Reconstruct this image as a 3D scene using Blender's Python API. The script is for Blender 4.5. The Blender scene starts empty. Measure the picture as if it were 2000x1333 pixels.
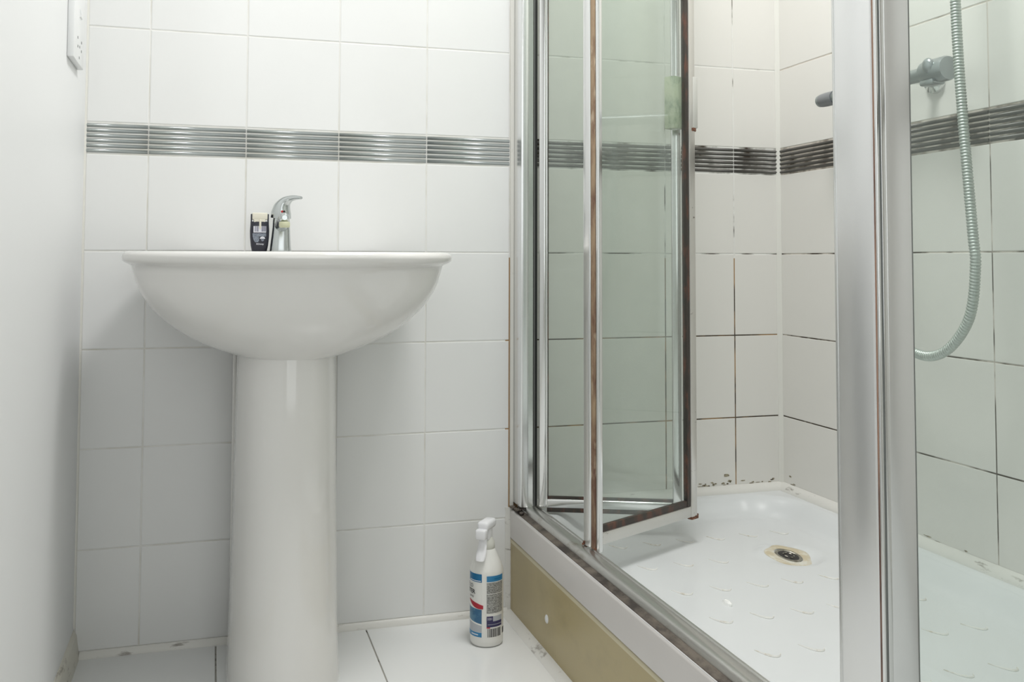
import bpy, bmesh, math, random
from mathutils import Vector, Matrix
random.seed(7)
C = bpy.context.scene.collection
scene = bpy.context.scene
PI = math.pi

# ------------------------------------------------------------------ camera
cam_d = bpy.data.cameras.new('camera')
cam = bpy.data.objects.new('camera', cam_d); C.objects.link(cam)
YAW, PITCH, ROLL = 0.2944, 0.0473, 0.0023
F = Vector((math.sin(YAW)*math.cos(PITCH), math.cos(YAW)*math.cos(PITCH), math.sin(PITCH)))
R = Vector((math.cos(YAW), -math.sin(YAW), 0)); U = R.cross(F)
R2 = R*math.cos(ROLL) + U*math.sin(ROLL); U2 = U*math.cos(ROLL) - R*math.sin(ROLL)
M = Matrix((R2, U2, -F)).transposed().to_4x4()
M.translation = Vector((0.2568, -2.1549, 0.7932))
cam.matrix_world = M
cam_d.sensor_width = 36; cam_d.lens = 1914.83/2000*36
cam_d.shift_y = -(666.5-418.66)/2000
cam_d.clip_start = 0.02
scene.camera = cam

# ------------------------------------------------------------------ world, lights, exposure
world = bpy.data.worlds.new('world'); scene.world = world; world.use_nodes = True
world.node_tree.nodes['Background'].inputs[0].default_value = (0.9, 0.95, 1, 1)
world.node_tree.nodes['Background'].inputs[1].default_value = 0.3
def area(name, loc, size, power, col, rot=(0, 0, 0), size_y=None):
    l = bpy.data.lights.new(name, 'AREA'); l.energy = power; l.color = col
    l.size = size
    if size_y: l.shape = 'RECTANGLE'; l.size_y = size_y
    o = bpy.data.objects.new(name, l); C.objects.link(o); o.location = loc; o.rotation_euler = rot
    return o
area('ceiling_lamp', (0.95, -0.74, 2.40), 0.45, 16.6, (1.0, 0.993, 0.982))
area('room_fill', (0.62, -2.68, 1.25), 0.8, 4.2, (0.93, 0.97, 1.0), (math.radians(90), 0, 0), 1.7)  # added soft fill behind the camera; there is no doorway here
vs = scene.view_settings
scene.display_settings.display_device = 'sRGB'
vs.view_transform = 'Standard'; vs.look = 'None'; vs.gamma = 1.0; vs.use_curve_mapping = False
vs.exposure = 0.44

# ------------------------------------------------------------------ materials
def nodes(name):
    m = bpy.data.materials.new(name); m.use_nodes = True
    nt = m.node_tree
    return m, nt, nt.nodes['Principled BSDF']
def N(nt, t, **kw):
    n = nt.nodes.new(t)
    for k, v in kw.items(): setattr(n, k, v)
    return n
def mat(name, col, rough=0.4, metal=0.0, coat=0.0, var=0.0, vscale=8.0, bump=0.0, bscale=40.0, spec=0.5):
    m, nt, p = nodes(name)
    p.inputs['Base Color'].default_value = (*col, 1); p.inputs['Roughness'].default_value = rough
    p.inputs['Metallic'].default_value = metal; p.inputs['Coat Weight'].default_value = coat
    p.inputs['Specular IOR Level'].default_value = spec
    tc = N(nt, 'ShaderNodeTexCoord')
    if var:
        nz = N(nt, 'ShaderNodeTexNoise'); nz.inputs['Scale'].default_value = vscale; nz.inputs['Detail'].default_value = 4
        nt.links.new(tc.outputs['Object'], nz.inputs['Vector'])
        mx = N(nt, 'ShaderNodeMix', data_type='RGBA')
        mx.inputs[6].default_value = (*[c*(1-var) for c in col], 1); mx.inputs[7].default_value = (*[min(1, c*(1+var)) for c in col], 1)
        nt.links.new(nz.outputs['Fac'], mx.inputs[0]); nt.links.new(mx.outputs[2], p.inputs['Base Color'])
    if bump:
        nb = N(nt, 'ShaderNodeTexNoise'); nb.inputs['Scale'].default_value = bscale
        nt.links.new(tc.outputs['Object'], nb.inputs['Vector'])
        b = N(nt, 'ShaderNodeBump'); b.inputs['Strength'].default_value = bump; b.inputs['Distance'].default_value = 0.01
        nt.links.new(nb.outputs['Fac'], b.inputs['Height']); nt.links.new(b.outputs['Normal'], p.inputs['Normal'])
    return m
def dirty(name, col, dirt, lo=0.55, hi=0.68, scale=(25, 25, 25), rough=0.5, metal=0.0, dirt2=None, amount=1.0, detail=6, bump=0.0):
    """clean colour with noise-shaped dirt / mould stains."""
    m, nt, p = nodes(name)
    tc = N(nt, 'ShaderNodeTexCoord'); mp = N(nt, 'ShaderNodeMapping'); mp.inputs['Scale'].default_value = scale
    nt.links.new(tc.outputs['Object'], mp.inputs['Vector'])
    nz = N(nt, 'ShaderNodeTexNoise'); nz.inputs['Scale'].default_value = 1; nz.inputs['Detail'].default_value = detail
    nz.inputs['Roughness'].default_value = 0.65
    nt.links.new(mp.outputs['Vector'], nz.inputs['Vector'])
    mr = N(nt, 'ShaderNodeMapRange'); mr.inputs['From Min'].default_value = lo; mr.inputs['From Max'].default_value = hi
    mr.inputs['To Max'].default_value = amount
    nt.links.new(nz.outputs['Fac'], mr.inputs['Value'])
    mx = N(nt, 'ShaderNodeMix', data_type='RGBA'); mx.inputs[6].default_value = (*col, 1); mx.inputs[7].default_value = (*dirt, 1)
    nt.links.new(mr.outputs[0], mx.inputs[0])
    out = mx.outputs[2]
    if dirt2:
        n2 = N(nt, 'ShaderNodeTexNoise'); n2.inputs['Scale'].default_value = 2.7; n2.inputs['Detail'].default_value = 5
        nt.links.new(mp.outputs['Vector'], n2.inputs['Vector'])
        r2 = N(nt, 'ShaderNodeMapRange'); r2.inputs['From Min'].default_value = 0.58; r2.inputs['From Max'].default_value = 0.7
        nt.links.new(n2.outputs['Fac'], r2.inputs['Value'])
        m2 = N(nt, 'ShaderNodeMix', data_type='RGBA'); m2.inputs[7].default_value = (*dirt2, 1)
        nt.links.new(r2.outputs[0], m2.inputs[0]); nt.links.new(out, m2.inputs[6]); out = m2.outputs[2]
    nt.links.new(out, p.inputs['Base Color']); p.inputs['Roughness'].default_value = rough; p.inputs['Metallic'].default_value = metal
    if bump:
        b = N(nt, 'ShaderNodeBump'); b.inputs['Strength'].default_value = bump; b.inputs['Distance'].default_value = 0.004
        nt.links.new(nz.outputs['Fac'], b.inputs['Height']); nt.links.new(b.outputs['Normal'], p.inputs['Normal'])
    return m

tile_m = dirty('glazed_white_tile', (0.83, 0.835, 0.825), (0.45, 0.44, 0.40), 0.76, 0.80, (16, 16, 16), 0.16)
shower_tile_m = dirty('limescaled_white_tile', (0.79, 0.775, 0.735), (0.55, 0.50, 0.40), 0.72, 0.80, (14, 14, 14), 0.2)
floor_tile_m = dirty('white_floor_tile', (0.82, 0.83, 0.82), (0.50, 0.48, 0.43), 0.72, 0.80, (18, 18, 18), 0.2)
paint_m = dirty('white_wall_paint', (0.80, 0.81, 0.81), (0.60, 0.61, 0.60), 0.72, 0.78, (9, 9, 14), 0.5)
ceil_m = mat('ceiling_paint', (0.86, 0.86, 0.85), 0.6)
front_m = mat('room_side_paint', (0.70, 0.68, 0.64), 0.6)
ceramic_m = mat('white_ceramic', (0.80, 0.79, 0.765), 0.09, coat=0.3, var=0.02, vscale=5)
floorgrout_m = dirty('floor_grout', (0.40, 0.385, 0.34), (0.06, 0.05, 0.04), 0.56, 0.68, (35, 35, 35), 0.7)
skirt_m = dirty('yellowed_skirting', (0.66, 0.64, 0.56), (0.16, 0.13, 0.09), 0.60, 0.70, (30, 9, 30), 0.35)
seal_m = dirty('dirty_silicone', (0.76, 0.75, 0.71), (0.12, 0.09, 0.06), 0.60, 0.74, (16, 16, 60), 0.35, dirt2=None, bump=0.15)
cornerseal_m = dirty('corner_silicone', (0.76, 0.75, 0.70), (0.20, 0.15, 0.11), 0.68, 0.74, (40, 40, 25), 0.35)
mould_m = dirty('mouldy_silicone', (0.15, 0.125, 0.10), (0.035, 0.027, 0.022), 0.40, 0.60, (22, 14, 40), 0.6, bump=0.4)
stain_m = dirty('mould_stain', (0.36, 0.32, 0.22), (0.11, 0.085, 0.05), 0.45, 0.6, (150, 120, 120), 0.7)
chrome_m = mat('bright_chrome', (0.78, 0.79, 0.79), 0.10, 1.0)
tap_m = mat('tap_chrome', (0.56, 0.59, 0.59), 0.22, 1.0, bump=0.05, bscale=25)
satin_m = mat('satin_aluminium', (0.82, 0.825, 0.83), 0.27, 1.0)
bright_alu_m = mat('polished_aluminium', (0.74, 0.745, 0.74), 0.16, 1.0)
track_m = dirty('track_aluminium', (0.62, 0.61, 0.59), (0.35, 0.31, 0.25), 0.6, 0.75, (20, 8, 20), 0.32, 1.0)
dirtyalu_m = dirty('stained_aluminium', (0.66, 0.65, 0.62), (0.10, 0.07, 0.05), 0.66, 0.74, (30, 30, 60), 0.28, 0.85)
rust_m = dirty('rust', (0.22, 0.09, 0.05), (0.06, 0.03, 0.02), 0.45, 0.6, (150, 150, 150), 0.8, dirt2=(0.45, 0.25, 0.17))
gasket_m = dirty('grimy_gasket', (0.045, 0.037, 0.030), (0.13, 0.055, 0.035), 0.50, 0.62, (40, 40, 12), 0.5)
dark_m = mat('dark_rubber_and_gaps', (0.025, 0.027, 0.025), 0.5)
greyrub_m = mat('grey_rubber', (0.20, 0.21, 0.20), 0.4)
brownseal_m = dirty('brown_stained_seal', (0.42, 0.30, 0.19), (0.17, 0.085, 0.055), 0.42, 0.62, (30, 30, 7), 0.5, dirt2=(0.62, 0.50, 0.36))
postseal_m = dirty('discoloured_post_seal', (0.40, 0.24, 0.17), (0.10, 0.05, 0.04), 0.5, 0.65, (20, 20, 3), 0.5)
tray_m = mat('white_acrylic', (0.73, 0.75, 0.755), 0.22, var=0.015, vscale=6)
apron_m = mat('tray_edge_acrylic', (0.66, 0.63, 0.61), 0.3, var=0.03, vscale=12)
panel_m = dirty('beige_riser_plastic', (0.44, 0.355, 0.17), (0.36, 0.29, 0.135), 0.52, 0.75, (5, 5, 9), 0.28)
paneledge_m = mat('beige_riser_edge', (0.62, 0.56, 0.39), 0.35)
whiteplast_m = mat('white_plastic', (0.82, 0.83, 0.83), 0.3)
holder_m = mat('socket_slot_dark', (0.16, 0.16, 0.16), 0.6)
handle_m = dirty('yellowed_clear_plastic', (0.52, 0.58, 0.42), (0.28, 0.36, 0.25), 0.45, 0.65, (50, 50, 30), 0.2)
handle2_m = dirty('chalky_grey_plastic', (0.64, 0.64, 0.60), (0.48, 0.40, 0.30), 0.62, 0.75, (30, 30, 30), 0.3)
navy_m = mat('navy_plastic', (0.022, 0.023, 0.036), 0.35)
cream_m = mat('cream_wax', (0.76, 0.73, 0.62), 0.5, var=0.04, vscale=60)
print_white_m = mat('print_white', (0.72, 0.73, 0.78), 0.5)
print_grey_m = dirty('print_small_text', (0.30, 0.34, 0.40), (0.06, 0.07, 0.10), 0.48, 0.56, (900, 900, 900), 0.5)
bottle_m = mat('bottle_plastic', (0.80, 0.795, 0.76), 0.28)
trigger_m = mat('trigger_plastic', (0.86, 0.86, 0.88), 0.25)
clearish_m = mat('collar_plastic', (0.66, 0.66, 0.60), 0.3)
blue_m = mat('label_blue', (0.0, 0.135, 0.31), 0.35)
blue2_m = mat('label_light_blue', (0.03, 0.21, 0.42), 0.35)
teal_m = dirty('label_picture_blue', (0.035, 0.13, 0.25), (0.08, 0.22, 0.34), 0.45, 0.6, (60, 60, 60), 0.35)
labelgrey_m = mat('label_grey', (0.45, 0.47, 0.50), 0.35)
red_m = mat('label_red', (0.40, 0.012, 0.03), 0.35)
purple_m = mat('label_purple', (0.035, 0.03, 0.10), 0.35)
black_m = mat('print_black', (0.03, 0.03, 0.03), 0.5)
smallprint_m = dirty('label_small_print', (0.42, 0.42, 0.40), (0.14, 0.14, 0.13), 0.47, 0.56, (300, 300, 1100), 0.4, detail=2)
aerator_m = mat('limescaled_aerator', (0.60, 0.61, 0.42), 0.5)
redspot_m = mat('red_enamel', (0.5, 0.02, 0.02), 0.3)
drainmetal_m = dirty('tarnished_drain_metal', (0.45, 0.43, 0.37), (0.12, 0.10, 0.07), 0.5, 0.65, (90, 90, 90), 0.3, 0.9)
drainblack_m = mat('drain_hole_black', (0.012, 0.01, 0.01), 0.4)
valve_m = mat('valve_grey_chrome', (0.36, 0.39, 0.40), 0.3, 0.85)
valvecap_m = mat('grey_cap_plastic', (0.20, 0.21, 0.22), 0.4)
hose_m = mat('hose_metal', (0.50, 0.54, 0.51), 0.45, 0.9)
border_m = mat('border_metal_glaze', (0.40, 0.43, 0.43), 0.33, 0.85)
border_unlit_m = mat('border_unlit_glaze', (0.105, 0.10, 0.09), 0.35, 0.3)  # same border, coloured darker where it catches no lamp highlight
ridge_m = dirty('worn_tray_ridge', (0.75, 0.745, 0.71), (0.56, 0.50, 0.40), 0.50, 0.70, (60, 60, 60), 0.4)
flake_m = mat('soap_flake', (0.9, 0.9, 0.88), 0.5)

def grout_material(name, axis):
    """white grout, turned brown-black by mould inside the shower; one rust line beside the enclosure."""
    m, nt, p = nodes(name)
    tc = N(nt, 'ShaderNodeTexCoord'); sp = N(nt, 'ShaderNodeSeparateXYZ')
    nt.links.new(tc.outputs['Object'], sp.inputs[0])
    mp = N(nt, 'ShaderNodeMapping'); mp.inputs['Scale'].default_value = (14, 14, 14)
    nt.links.new(tc.outputs['Object'], mp.inputs['Vector'])
    nz = N(nt, 'ShaderNodeTexNoise'); nz.inputs['Scale'].default_value = 1; nz.inputs['Detail'].default_value = 5
    nt.links.new(mp.outputs[0], nz.inputs['Vector'])
    def mathn(op, a, b):
        n = N(nt, 'ShaderNodeMath', operation=op)
        for i, v in enumerate((a, b)):
            if isinstance(v, (int, float)): n.inputs[i].default_value = v
            else: nt.links.new(v, n.inputs[i])
        return n.outputs[0]
    wet = mathn('GREATER_THAN', sp.outputs['X'], 0.935) if axis == 'x' else 1.0
    low = N(nt, 'ShaderNodeMapRange'); low.inputs['From Min'].default_value = 1.3; low.inputs['From Max'].default_value = 0.7
    low.inputs['To Min'].default_value = -0.08; low.inputs['To Max'].default_value = 0.07
    nt.links.new(sp.outputs['Z'], low.inputs['Value'])
    v = mathn('ADD', nz.outputs['Fac'], low.outputs[0])
    mr = N(nt, 'ShaderNodeMapRange'); mr.inputs['From Min'].default_value = 0.46; mr.inputs['From Max'].default_value = 0.62
    nt.links.new(v, mr.inputs['Value'])
    f = mathn('MULTIPLY', mr.outputs[0], wet)
    dry = N(nt, 'ShaderNodeMapRange'); dry.inputs['From Min'].default_value = 0.45; dry.inputs['From Max'].default_value = 0.75
    nt.links.new(nz.outputs['Fac'], dry.inputs['Value'])
    m0 = N(nt, 'ShaderNodeMix', data_type='RGBA'); m0.inputs[6].default_value = (0.80, 0.795, 0.765, 1); m0.inputs[7].default_value = (0.66, 0.645, 0.58, 1)
    nt.links.new(dry.outputs[0], m0.inputs[0])
    rust = mathn('MULTIPLY', mathn('GREATER_THAN', sp.outputs['X'], 0.895), mathn('LESS_THAN', sp.outputs['Z'], 0.80)) if axis == 'x' else 0.0
    m1 = N(nt, 'ShaderNodeMix', data_type='RGBA'); m1.inputs[7].default_value = (0.38, 0.24, 0.12, 1)
    nt.links.new(m0.outputs[2], m1.inputs[6])
    if axis == 'x': nt.links.new(rust, m1.inputs[0])
    else: m1.inputs[0].default_value = 0.35
    m2 = N(nt, 'ShaderNodeMix', data_type='RGBA'); m2.inputs[7].default_value = (0.06, 0.045, 0.03, 1)
    nt.links.new(m1.outputs[2], m2.inputs[6]); nt.links.new(f, m2.inputs[0])
    nt.links.new(m2.outputs[2], p.inputs['Base Color']); p.inputs['Roughness'].default_value = 0.75
    return m
grout_back_m = grout_material('grout_back', 'x')
grout_right_m = grout_material('grout_shower', 'y')

def glass_material(name, tint, haze, gloss=0.9):
    m = bpy.data.materials.new(name); m.use_nodes = True
    nt = m.node_tree; nt.nodes.clear()
    out = N(nt, 'ShaderNodeOutputMaterial')
    tr = N(nt, 'ShaderNodeBsdfTransparent'); tr.inputs[0].default_value = (*tint, 1)
    gl = N(nt, 'ShaderNodeBsdfGlossy'); gl.inputs['Roughness'].default_value = 0.03
    df = N(nt, 'ShaderNodeBsdfDiffuse'); df.inputs[0].default_value = (0.72, 0.78, 0.74, 1)
    lw = N(nt, 'ShaderNodeLayerWeight'); lw.inputs['Blend'].default_value = 0.5      # Schlick reflectance, the same on both faces of the pane
    pw = N(nt, 'ShaderNodeMath', operation='POWER'); pw.inputs[1].default_value = 5; nt.links.new(lw.outputs['Facing'], pw.inputs[0])
    fr = N(nt, 'ShaderNodeMapRange'); fr.inputs['To Min'].default_value = 0.03; fr.inputs['To Max'].default_value = 0.9; nt.links.new(pw.outputs[0], fr.inputs['Value'])
    tc = N(nt, 'ShaderNodeTexCoord'); nz = N(nt, 'ShaderNodeTexNoise'); nz.inputs['Scale'].default_value = 7; nz.inputs['Detail'].default_value = 6
    nt.links.new(tc.outputs['Object'], nz.inputs['Vector'])
    mr = N(nt, 'ShaderNodeMapRange'); mr.inputs['From Min'].default_value = 0.3; mr.inputs['From Max'].default_value = 0.75
    mr.inputs['To Min'].default_value = haze*0.5; mr.inputs['To Max'].default_value = haze*1.6
    nt.links.new(nz.outputs['Fac'], mr.inputs['Value'])
    m1 = N(nt, 'ShaderNodeMixShader'); nt.links.new(mr.outputs[0], m1.inputs[0])
    nt.links.new(tr.outputs[0], m1.inputs[1]); nt.links.new(df.outputs[0], m1.inputs[2])
    m2 = N(nt, 'ShaderNodeMixShader'); nt.links.new(fr.outputs[0], m2.inputs[0])
    nt.links.new(m1.outputs[0], m2.inputs[1]); nt.links.new(gl.outputs[0], m2.inputs[2])
    nt.links.new(m2.outputs[0], out.inputs['Surface'])
    return m
glass_m = glass_material('green_tinted_glass', (0.957, 0.978, 0.962), 0.06)
side_glass_m = glass_material('side_panel_glass', (0.92, 0.95, 0.935), 0.06)

# ------------------------------------------------------------------ helpers
def link_mesh(name, me, m, parent=None, smooth=False):
    o = bpy.data.objects.new(name, me); C.objects.link(o)
    if m and not me.materials: me.materials.append(m)
    if parent: o.parent = parent
    return o
def obj(name, bm, m, parent=None, smooth=False, angle=40):
    bmesh.ops.recalc_face_normals(bm, faces=bm.faces)
    if smooth:
        for f in bm.faces: f.smooth = True
        lim = math.radians(angle)
        for e in bm.edges:
            if len(e.link_faces) == 2 and e.calc_face_angle(0) > lim: e.smooth = False
    me = bpy.data.meshes.new(name); bm.to_mesh(me); bm.free()
    o = link_mesh(name, me, m, parent)
    if parent is not None:                       # geometry is built in world coordinates
        o.matrix_parent_inverse = Matrix.Translation(parent.location).inverted()
    return o
def thing(name, label, cat, loc=(0, 0, 0), group=None):
    o = bpy.data.objects.new(name, None); C.objects.link(o); o.location = loc
    o.empty_display_size = 0.02
    o['label'] = label; o['category'] = cat
    if group: o['group'] = group
    return o
def struct(o, label=None):
    o['kind'] = 'structure'
    if label: o['label'] = label
    return o
def tag(o, label, cat):
    o['label'] = label; o['category'] = cat; return o
def box(bm, lo, hi, bev=0.0, seg=1, xf=None):
    r = bmesh.ops.create_cube(bm, size=1)
    for v in r['verts']:
        v.co = Vector([lo[i] + (v.co[i]+0.5)*(hi[i]-lo[i]) for i in range(3)])
    vs_ = r['verts']
    if bev:
        es = list({e for v in vs_ for e in v.link_edges})
        rr = bmesh.ops.bevel(bm, geom=es, offset=bev, segments=seg, affect='EDGES', profile=0.5)
        vs_ = list({v for f in rr['faces'] for v in f.verts} | {v for v in vs_ if v.is_valid})
    if xf:
        for v in vs_: v.co = xf(v.co)
    return bm
def NB(): return bmesh.new()
def prism(bm, prof, y0, y1, axis='y'):
    """prof: list of (a, z); extruded along y (a = x) or along x (a = y)."""
    n = len(prof)
    mk = (lambda a, z, t: (a, t, z)) if axis == 'y' else (lambda a, z, t: (t, a, z))
    A = [bm.verts.new(mk(a, z, y0)) for a, z in prof]; B = [bm.verts.new(mk(a, z, y1)) for a, z in prof]
    for i in range(n):
        j = (i+1) % n; bm.faces.new((A[i], A[j], B[j], B[i]))
    bm.faces.new(A); bm.faces.new(B[::-1])
    return bm
def loft(bm, rings, cap0=True, cap1=True):
    V = [[bm.verts.new(p) for p in r] for r in rings]
    n = len(V[0])
    for a, b in zip(V, V[1:]):
        for i in range(n):
            j = (i+1) % n; bm.faces.new((a[i], a[j], b[j], b[i]))
    if cap0: bm.faces.new(V[0][::-1])
    if cap1: bm.faces.new(V[-1])
    return bm
def tube(bm, pts, rad, n=14, cap=True):
    """swept circle; rad number or list."""
    pts = [Vector(p) for p in pts]; rings = []
    up = Vector((0.13, 0.2, 1)).normalized(); prev = None
    for i, p in enumerate(pts):
        d = (pts[min(i+1, len(pts)-1)] - pts[max(i-1, 0)]).normalized()
        if prev is None:
            a = d.cross(up)
            if a.length < 0.1: a = d.cross(Vector((1, 0, 0)))
        else: a = prev - d*prev.dot(d)
        a.normalize(); prev = a; b = d.cross(a)
        r = rad[i] if isinstance(rad, (list, tuple)) else rad
        rings.append([p + a*r*math.cos(2*PI*k/n) + b*r*math.sin(2*PI*k/n) for k in range(n)])
    return loft(bm, rings, cap, cap)
def lathe(bm, prof, c=(0, 0, 0), n=32, xf=None):
    rings = []
    for r, z in prof:
        ring = [Vector((r*math.cos(2*PI*k/n), r*math.sin(2*PI*k/n), z)) for k in range(n)]
        rings.append([(xf(p) if xf else p + Vector(c)) for p in ring])
    return loft(bm, rings)
def catmull(P, per=12):
    P = [Vector(p) for p in P]; out = []
    Q = [P[0]*2-P[1]] + P + [P[-1]*2-P[-2]]
    for i in range(1, len(Q)-2):
        for k in range(per):
            t = k/per; a, b, c, d = Q[i-1], Q[i], Q[i+1], Q[i+2]
            out.append(0.5*((2*b) + (c-a)*t + (2*a-5*b+4*c-d)*t*t + (3*b-a-3*c+d)*t**3))
    out.append(P[-1]); return out
def text_mesh(body, size, bold=False):
    cu = bpy.data.curves.new('lettering', 'FONT'); cu.body = body; cu.size = size
    cu.align_x = 'CENTER'; cu.align_y = 'CENTER'; cu.resolution_u = 2
    if bold: cu.offset = size*0.02
    o = bpy.data.objects.new('lettering', cu); C.objects.link(o)
    dg = bpy.context.evaluated_depsgraph_get(); dg.update()
    me = bpy.data.meshes.new_from_object(o.evaluated_get(dg))
    bpy.data.objects.remove(o); bpy.data.curves.remove(cu)
    return me
def text(name, body, size, m, parent, f, bold=False):
    me = text_mesh(body, size, bold)
    for v in me.vertices: v.co = f(v.co.x, v.co.y)
    me.materials.clear()
    o = link_mesh(name, me, m, parent)
    o.matrix_parent_inverse = Matrix.Translation(parent.location).inverted()
    return o

# ------------------------------------------------------------------ room shell
W = 1.6103; CEIL = 2.42; FRONT = -2.75
bm = NB(); box(bm, (-0.1, 0.0008, -0.05), (W+0.1, 0.10, CEIL)); wall_back = struct(obj('wall_back', bm, grout_back_m), 'white tiled wall behind the washbasin with a grey ribbed border')
bm = NB(); box(bm, (W+0.0008, FRONT, -0.05), (W+0.10, 0.0008, CEIL)); wall_right = struct(obj('wall_right', bm, grout_right_m), 'white tiled shower wall carrying the bar valve')
bm = NB(); box(bm, (-0.1, FRONT, -0.05), (0.0, 0.0008, CEIL)); wall_left = struct(obj('wall_left', bm, paint_m), 'plain white painted wall beside the washbasin')
bm = NB(); box(bm, (-0.1, FRONT-0.1, -0.05), (W+0.1, FRONT, CEIL)); struct(obj('wall_front', bm, front_m))
bm = NB(); box(bm, (-0.1, FRONT-0.1, CEIL), (W+0.1, 0.1, CEIL+0.05)); struct(obj('ceiling', bm, ceil_m))
bm = NB(); box(bm, (-0.1, FRONT-0.1, -0.06), (W+0.1, 0.0018, -0.0025)); floor = struct(obj('floor', bm, floorgrout_m), 'white tiled floor with grimy grout')

tile_cache = {}
def tile_mesh(w, h, m, d=0.007, bev=0.0010):
    key = (round(w, 4), round(h, 4), m.name)
    if key in tile_cache: return tile_cache[key]
    me = bpy.data.meshes.new('tile')
    a, b = w/2, h/2
    def q(s, z): return [(-a+s, -b+s, z), (a-s, -b+s, z), (a-s, b-s, z), (-a+s, b-s, z)]
    vsx = q(0, -d) + q(0, -bev) + q(bev*0.45, -bev*0.3) + q(bev*1.4, 0)
    fs = []
    for r in range(3):
        for i in range(4):
            j = (i+1) % 4; fs.append((r*4+i, r*4+j, r*4+4+j, r*4+4+i))
    fs.append((12, 13, 14, 15))
    me.from_pydata(vsx, [], fs); me.materials.append(m)
    for p in me.polygons[:-1]: p.use_smooth = False
    tile_cache[key] = me; return me
def border_mesh(w, h, m, ribs=6):
    key = (round(w, 4), round(h, 4), m.name, 'b')
    if key in tile_cache: return tile_cache[key]
    me = bpy.data.meshes.new('border_tile')
    pr = []; p = h/ribs
    for r in range(ribs):
        y0 = -h/2 + r*p
        for t, z in ((0.0, -0.0035), (0.14, -0.0008), (0.32, 0.0014), (0.5, 0.0022), (0.68, 0.0014), (0.86, -0.0008)):
            pr.append((y0+t*p, z))
    pr.append((h/2, -0.0035))
    n = len(pr); vsx = [(-w/2, y, z) for y, z in pr] + [(w/2, y, z) for y, z in pr]
    vsx += [(-w/2, -h/2, -0.007), (-w/2, h/2, -0.007), (w/2, -h/2, -0.007), (w/2, h/2, -0.007)]
    fs = [(i, i+n, i+n+1, i+1) for i in range(n-1)]
    fs.append(tuple([2*n] + list(range(n)) + [2*n+1])[::-1]); fs.append(tuple([2*n+2] + list(range(n, 2*n)) + [2*n+3]))
    me.from_pydata(vsx, [], fs); me.materials.append(m)
    for pl in me.polygons[:n-1]: pl.use_smooth = True
    tile_cache[key] = me; return me
def place_tile(parent, name, me, c, rot):
    o = bpy.data.objects.new(name, me); C.objects.link(o); o.parent = parent
    o.location = c
    j = 0.0009
    o.rotation_euler = (rot[0]+random.uniform(-j, j), rot[1]+random.uniform(-j, j), rot[2]+random.uniform(-j, j)*0.4)
    return o
G = 0.0026
ROWZ = [0.012, 0.211, 0.411, 0.611, 0.811, 1.0094, 1.0746, 1.2726, 1.4726, 1.6726, 1.8726, 2.0726, 2.2726, CEIL+0.003]
BX = [0.002, 0.1225, 0.3181, 0.5138, 0.7094, 0.9045]
BX2 = [0.9045, 1.1007, 1.2963, 1.4828, W-0.002]
RY = [0.002, -0.2335, -0.467, -0.7005, -0.934, -1.1675, -1.401, -1.6345, -1.868, -2.1015, -2.335, -2.5685, FRONT]
RX90 = (PI/2, 0, 0); RXR = (PI/2, 0, -PI/2)
for cols, zmin, mt, bmt in ((BX, 0.012, tile_m, border_m), (BX2, 0.2475, shower_tile_m, border_unlit_m)):
    for x0, x1 in zip(cols, cols[1:]):
        for z0, z1 in zip(ROWZ, ROWZ[1:]):
            if z1 <= zmin + 0.01: continue
            a = max(z0, zmin)
            w, h = x1-x0-G, z1-a-G
            c = ((x0+x1)/2, 0.0, (a+z1)/2)
            if abs(z0-1.0094) < 1e-4: place_tile(wall_back, 'border_tile', border_mesh(w, h, bmt), c, RX90)
            else: place_tile(wall_back, 'tile', tile_mesh(w, h, mt), c, RX90)
for y1, y0 in zip(RY, RY[1:]):
    zmin = 0.2475 if y1 > -1.27 else 0.012
    for z0, z1 in zip(ROWZ, ROWZ[1:]):
        if z1 <= zmin + 0.01: continue
        a = max(z0, zmin); w, h = y1-y0-G, z1-a-G
        c = (W, (y0+y1)/2, (a+z1)/2)
        if abs(z0-1.0094) < 1e-4: place_tile(wall_right, 'border_tile', border_mesh(w, h, border_unlit_m), c, RXR)
        else: place_tile(wall_right, 'tile', tile_mesh(w, h, shower_tile_m), c, RXR)
FX = [-0.0385, 0.2722, 0.5815, 0.8908, 1.2, 1.5093, W]
FY = [-0.006, -0.40, -0.80, -1.20, -1.60, -2.00, -2.40, FRONT]
for x0, x1 in zip(FX, FX[1:]):
    for y1, y0 in zip(FY, FY[1:]):
        if x0 > 0.88 and y0 > -1.25: continue
        xa = max(x0, 0.002)
        place_tile(floor, 'floor_tile', tile_mesh(x1-xa-G, y1-y0-G, floor_tile_m, d=0.003), ((xa+x1)/2, (y0+y1)/2, 0.0), (0, 0, 0))

# mould stains dried onto the tiles low in the shower
def stain(parent, name, m, c, rx, rz, axis='back'):
    bm = NB(); n = 11
    pts = []
    for k in range(n):
        a = 2*PI*k/n; q = random.uniform(0.55, 1.1)
        p = (rx*q*math.cos(a), rz*q*math.sin(a))
        pts.append((c[0]+p[0], -0.0006, c[2]+p[1]) if axis == 'back' else (W-0.0006, c[1]+p[0], c[2]+p[1]))
    vv = [bm.verts.new(p) for p in pts]; bm.faces.new(vv)
    off = Vector((0, 0.0012, 0)) if axis == 'back' else Vector((0.0012, 0, 0))
    ww = [bm.verts.new(Vector(p)+off) for p in pts]
    for k in range(n): bm.faces.new((vv[k], vv[(k+1) % n], ww[(k+1) % n], ww[k]))
    return obj(name, bm, m, parent)
stain(wall_back, 'mould_stain', stain_m, (1.457, 0, 0.2725), 0.0115, 0.0042)
for k in range(26):
    x = random.choice((random.uniform(1.37, 1.47), random.uniform(1.50, 1.595)))
    stain(wall_back, 'mould_stain', stain_m, (x, 0, random.uniform(0.2485, 0.2585)), random.uniform(0.002, 0.008), random.uniform(0.001, 0.003))
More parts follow.
